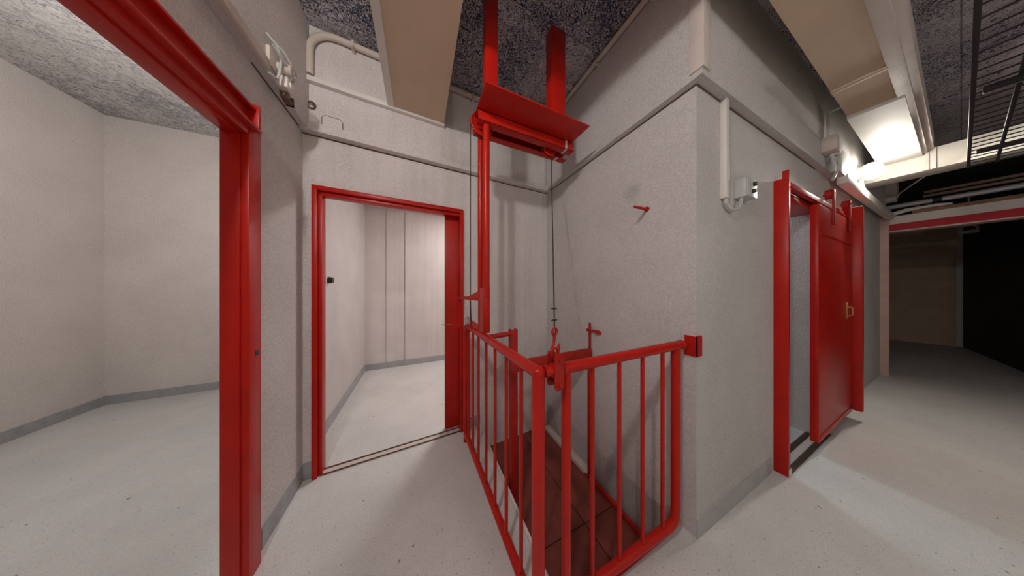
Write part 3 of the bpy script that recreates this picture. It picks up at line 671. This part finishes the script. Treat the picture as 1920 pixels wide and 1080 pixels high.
# switch box on the side wall
d = thing('switch_box', 'grey switch box with two black knobs on the side wall by the outer corner', 'switch', (1.87, 0.57, 1.98))
f = MB(TW); f.box(0.425, 0.56, -0.052, 0.0, 1.930, 2.045, 0.004); f.build('case', M['plastic'], d)
f = MB(TW); f.box(0.432, 0.565, -0.058, -0.052, 1.932, 2.05, 0.003); f.build('lid', M['plastic'], d)
for s, z in ((0.515, 2.015), (0.500, 1.968)):
    f = MB(TW); f.cyl((s, -0.058, z), (s, -0.074, z), 0.014, 16, 0.011); f.build('knob', M['black'], d)
d = thing('switch_conduit', 'square white cable conduit dropping from the ledge to the switch box', 'conduit', (1.65, 0.58, 2.2))
f = MB(TW); f.box(0.250, 0.290, -0.030, 0.0, 1.90, 2.485, 0.003); f.build('duct', M['white'], d)
f = MB(TW); f.tube([(0.272, -0.018, 1.905), (0.276, -0.018, 1.875), (0.300, -0.02, 1.85), (0.345, -0.022, 1.84), (0.395, -0.025, 1.852), (0.43, -0.028, 1.885), (0.445, -0.028, 1.932)], 0.009, 10); lab(f.build('cable_loop', M['plastic'], d), 'grey cable loop under the conduit')

# upper box cluster
d = thing('distribution_box', 'cream distribution box and cable glands above the sliding fire door', 'junction box', (3.3, 0.5, 2.6))
f = MB(TW); f.box(1.93, 2.10, -0.125, -0.045, 2.585, 2.715, 0.005); f.build('case', M['trim'], d)
f = MB(TW); f.box(2.20, 2.42, -0.10, -0.045, 2.46, 2.68, 0.004); f.build('side_case', M['plastic'], d)
f = MB(TW); f.tube([(2.03, -0.08, 2.585), (2.05, -0.085, 2.54), (2.08, -0.085, 2.50), (2.10, -0.08, 2.44)], 0.013, 10); f.tube([(2.10, -0.09, 2.66), (2.16, -0.10, 2.66), (2.20, -0.09, 2.60), (2.20, -0.08, 2.50), (2.16, -0.08, 2.42), (2.20, -0.06, 2.39)], 0.010, 10)
f.cyl((2.12, -0.08, 2.52), (2.12, -0.08, 2.57), 0.024, 14); lab(f.build('cables', M['plastic'], d), 'grey cables and gland')
f = MB(TW); f.tube([(2.06, -0.06, 2.71), (2.06, -0.06, 2.97), (2.06, -0.075, 2.985), (2.06, -0.16, 2.985)], 0.010, 10); f.build('riser', M['white'], d)
f = MB(TW); f.box(2.44, 5.15, -0.105, -0.045, 2.40, 2.487, 0.004)
tag(f.build('ledge_trunking', M['white'], origin=(5.0, 0.47, 2.44)), 'white trunking ledge under the lit bulkhead lamp', 'trunking')

# bulkhead lamp
d = thing('bulkhead_lamp', 'glowing oval bulkhead lamp on the side wall near the white beam', 'lamp', (4.72, 0.45, 2.70))
f = MB(TW); f.cyl((3.34, -0.045, 2.70), (3.34, -0.085, 2.70), 0.085, 28); f.build('base', M['plastic'], d)
f = MB(TW); f.ball((3.34, -0.125, 2.70), (0.085, 0.075, 0.095), 28, 18); lab(f.build('glass', M['glow'], d), 'glowing white glass')
f = MB(TW); f.tube([(3.30, -0.07, 2.62), (3.30, -0.075, 2.56), (3.36, -0.08, 2.515), (3.42, -0.085, 2.502), (3.60, -0.085, 2.502)], 0.014, 10); f.build('cable', M['white'], d)
point('bulkhead_lamp_light', (4.60, 0.29, 2.70), 7, (1.0, 0.94, 0.84), 0.06)
lamp_front = area('bulkhead_lamp_front', (4.70, 0.345, 2.68), 30, (0.13, 0.16), (1.0, 0.94, 0.84))
lamp_front.rotation_euler = (R(-58), 0, R(-48))

# wire cable tray under the ceiling
d = thing('cable_tray', 'black wire cable tray slung under the ceiling beside the beige duct', 'cable tray', (3.5, -0.2, 2.6))
for y in (-0.030, -0.145, -0.26, -0.375):
    f = MB(); f.box(1.85, 5.2, y - 0.008, y + 0.008, 2.606, 2.622, 0.002); f.build('rail', M['blackwire'], d)
x = 1.92
while x < 5.2:
    f = MB(); f.cyl((x, -0.03, 2.62), (x, -0.375, 2.62), 0.005, 8); f.build('rung', M['blackwire'], d); x += 0.112
for x in (3.18, 4.57):
    f = MB(); f.box(x - 0.025, x + 0.025, -0.42, -0.055, 2.575, 2.605, 0.002); f.build('support_bar', M['blackwire'], d)
for x in (2.6, 4.5):
    f = MB(); f.cyl((x, -0.375, 2.61), (x, -0.375, ZC), 0.006, 8); f.build('hanger_rod', M['galv'], d)

# clutter above the lintel
d = thing('long_pipe', 'long pale galvanised pipe lying above the lintel of the dark opening', 'pipe', (6.66, -0.5, 2.60))
f = MB(); f.cyl((6.66, 0.50, 2.605), (6.66, -2.6, 2.605), 0.034, 20); f.build('tube', M['galv'], d)
f = MB(); f.cyl((6.66, 0.17, 2.605), (6.66, 0.11, 2.605), 0.040, 20); lab(f.build('collar', M['blackwire'], d), 'dark collar')
for y in (0.26, -1.2, -2.4):
    f = MB(); f.box(6.64, 6.68, y - 0.015, y + 0.015, 2.497, 2.575, 0.002); f.build('foot', M['rust'], d)
f = MB(); f.box(6.60, 6.69, -2.5, 0.30, 2.446, 2.495, 0.003)
tag(f.build('wooden_plank', M['wood'], origin=(6.63, -0.3, 2.446)), 'long brown board lying along the top of the lintel under the pipe', 'board')
f = MB(); f.tube([(6.62, 0.48, 2.475), (6.61, 0.42, 2.49), (6.605, 0.34, 2.515), (6.602, 0.24, 2.52), (6.605, 0.15, 2.523), (6.61, 0.05, 2.512)], [0.02, 0.03, 0.028, 0.020, 0.024, 0.012], 10)
tag(f.build('rag_bundle', M['white'], origin=(6.62, 0.3, 2.446)), 'crumpled pale bundle stuffed on the lintel beside the brown board', 'bundle')
f = MB(); f.box(6.45, 6.59, 0.40, 0.52, 2.66, 2.74, 0.004); f.box(6.50, 6.74, 0.40, 0.50, 2.74, ZC, 0.004)
tag(f.build('bracket_block', M['trim'], origin=(6.55, 0.46, 2.7)), 'cream block and post under the beam end at the lintel', 'block')
for i, (z, xx, lb) in enumerate(((2.88, 7.4, 'upper dim slat in the dark loft over the lintel'), (2.78, 7.2, 'lower dim slat in the dark loft over the lintel'))):
    f = MB(); f.box(xx, xx + 0.06, -2.0, 0.25, z, z + 0.03, 0.003)
    tag(f.build('loft_batten', M['brownwall'], origin=(xx, -0.5, z)), lb, 'slat', 'slats in the dark loft')
f = MB(); f.tube([(6.50, 0.40, 2.72), (6.2, 0.36, 2.70), (5.7, 0.25, 2.68), (5.25, 0.16, 2.65)], 0.007, 8)
tag(f.build('loose_cable', M['white'], origin=(6.0, 0.3, 2.7)), 'thin white cable sagging from the block to the beam', 'cable')

# fittings high in the dark room
d = thing('ceiling_fitting', 'pale shallow light fitting hanging in the dark room beside the thin post', 'light fitting', (9.6, -0.1, 2.7))
f = MB(); f.box(9.55, 9.72, -0.33, 0.02, 2.60, 2.66, 0.01); f.build('tray', M['white_box'], d)
f = MB(); f.box(9.56, 9.71, -0.14, 0.02, 2.40, 2.46, 0.01); f.torus((9.6, -0.06, 2.48), (1, 0, 0), 0.07, 0.015, 20, 8); f.build('ring', M['plastic'], d)
f = MB(); f.cyl((9.63, -0.06, 2.66), (9.63, -0.06, ZC - 0.02), 0.012, 10); f.build('stem', M['plastic'], d)
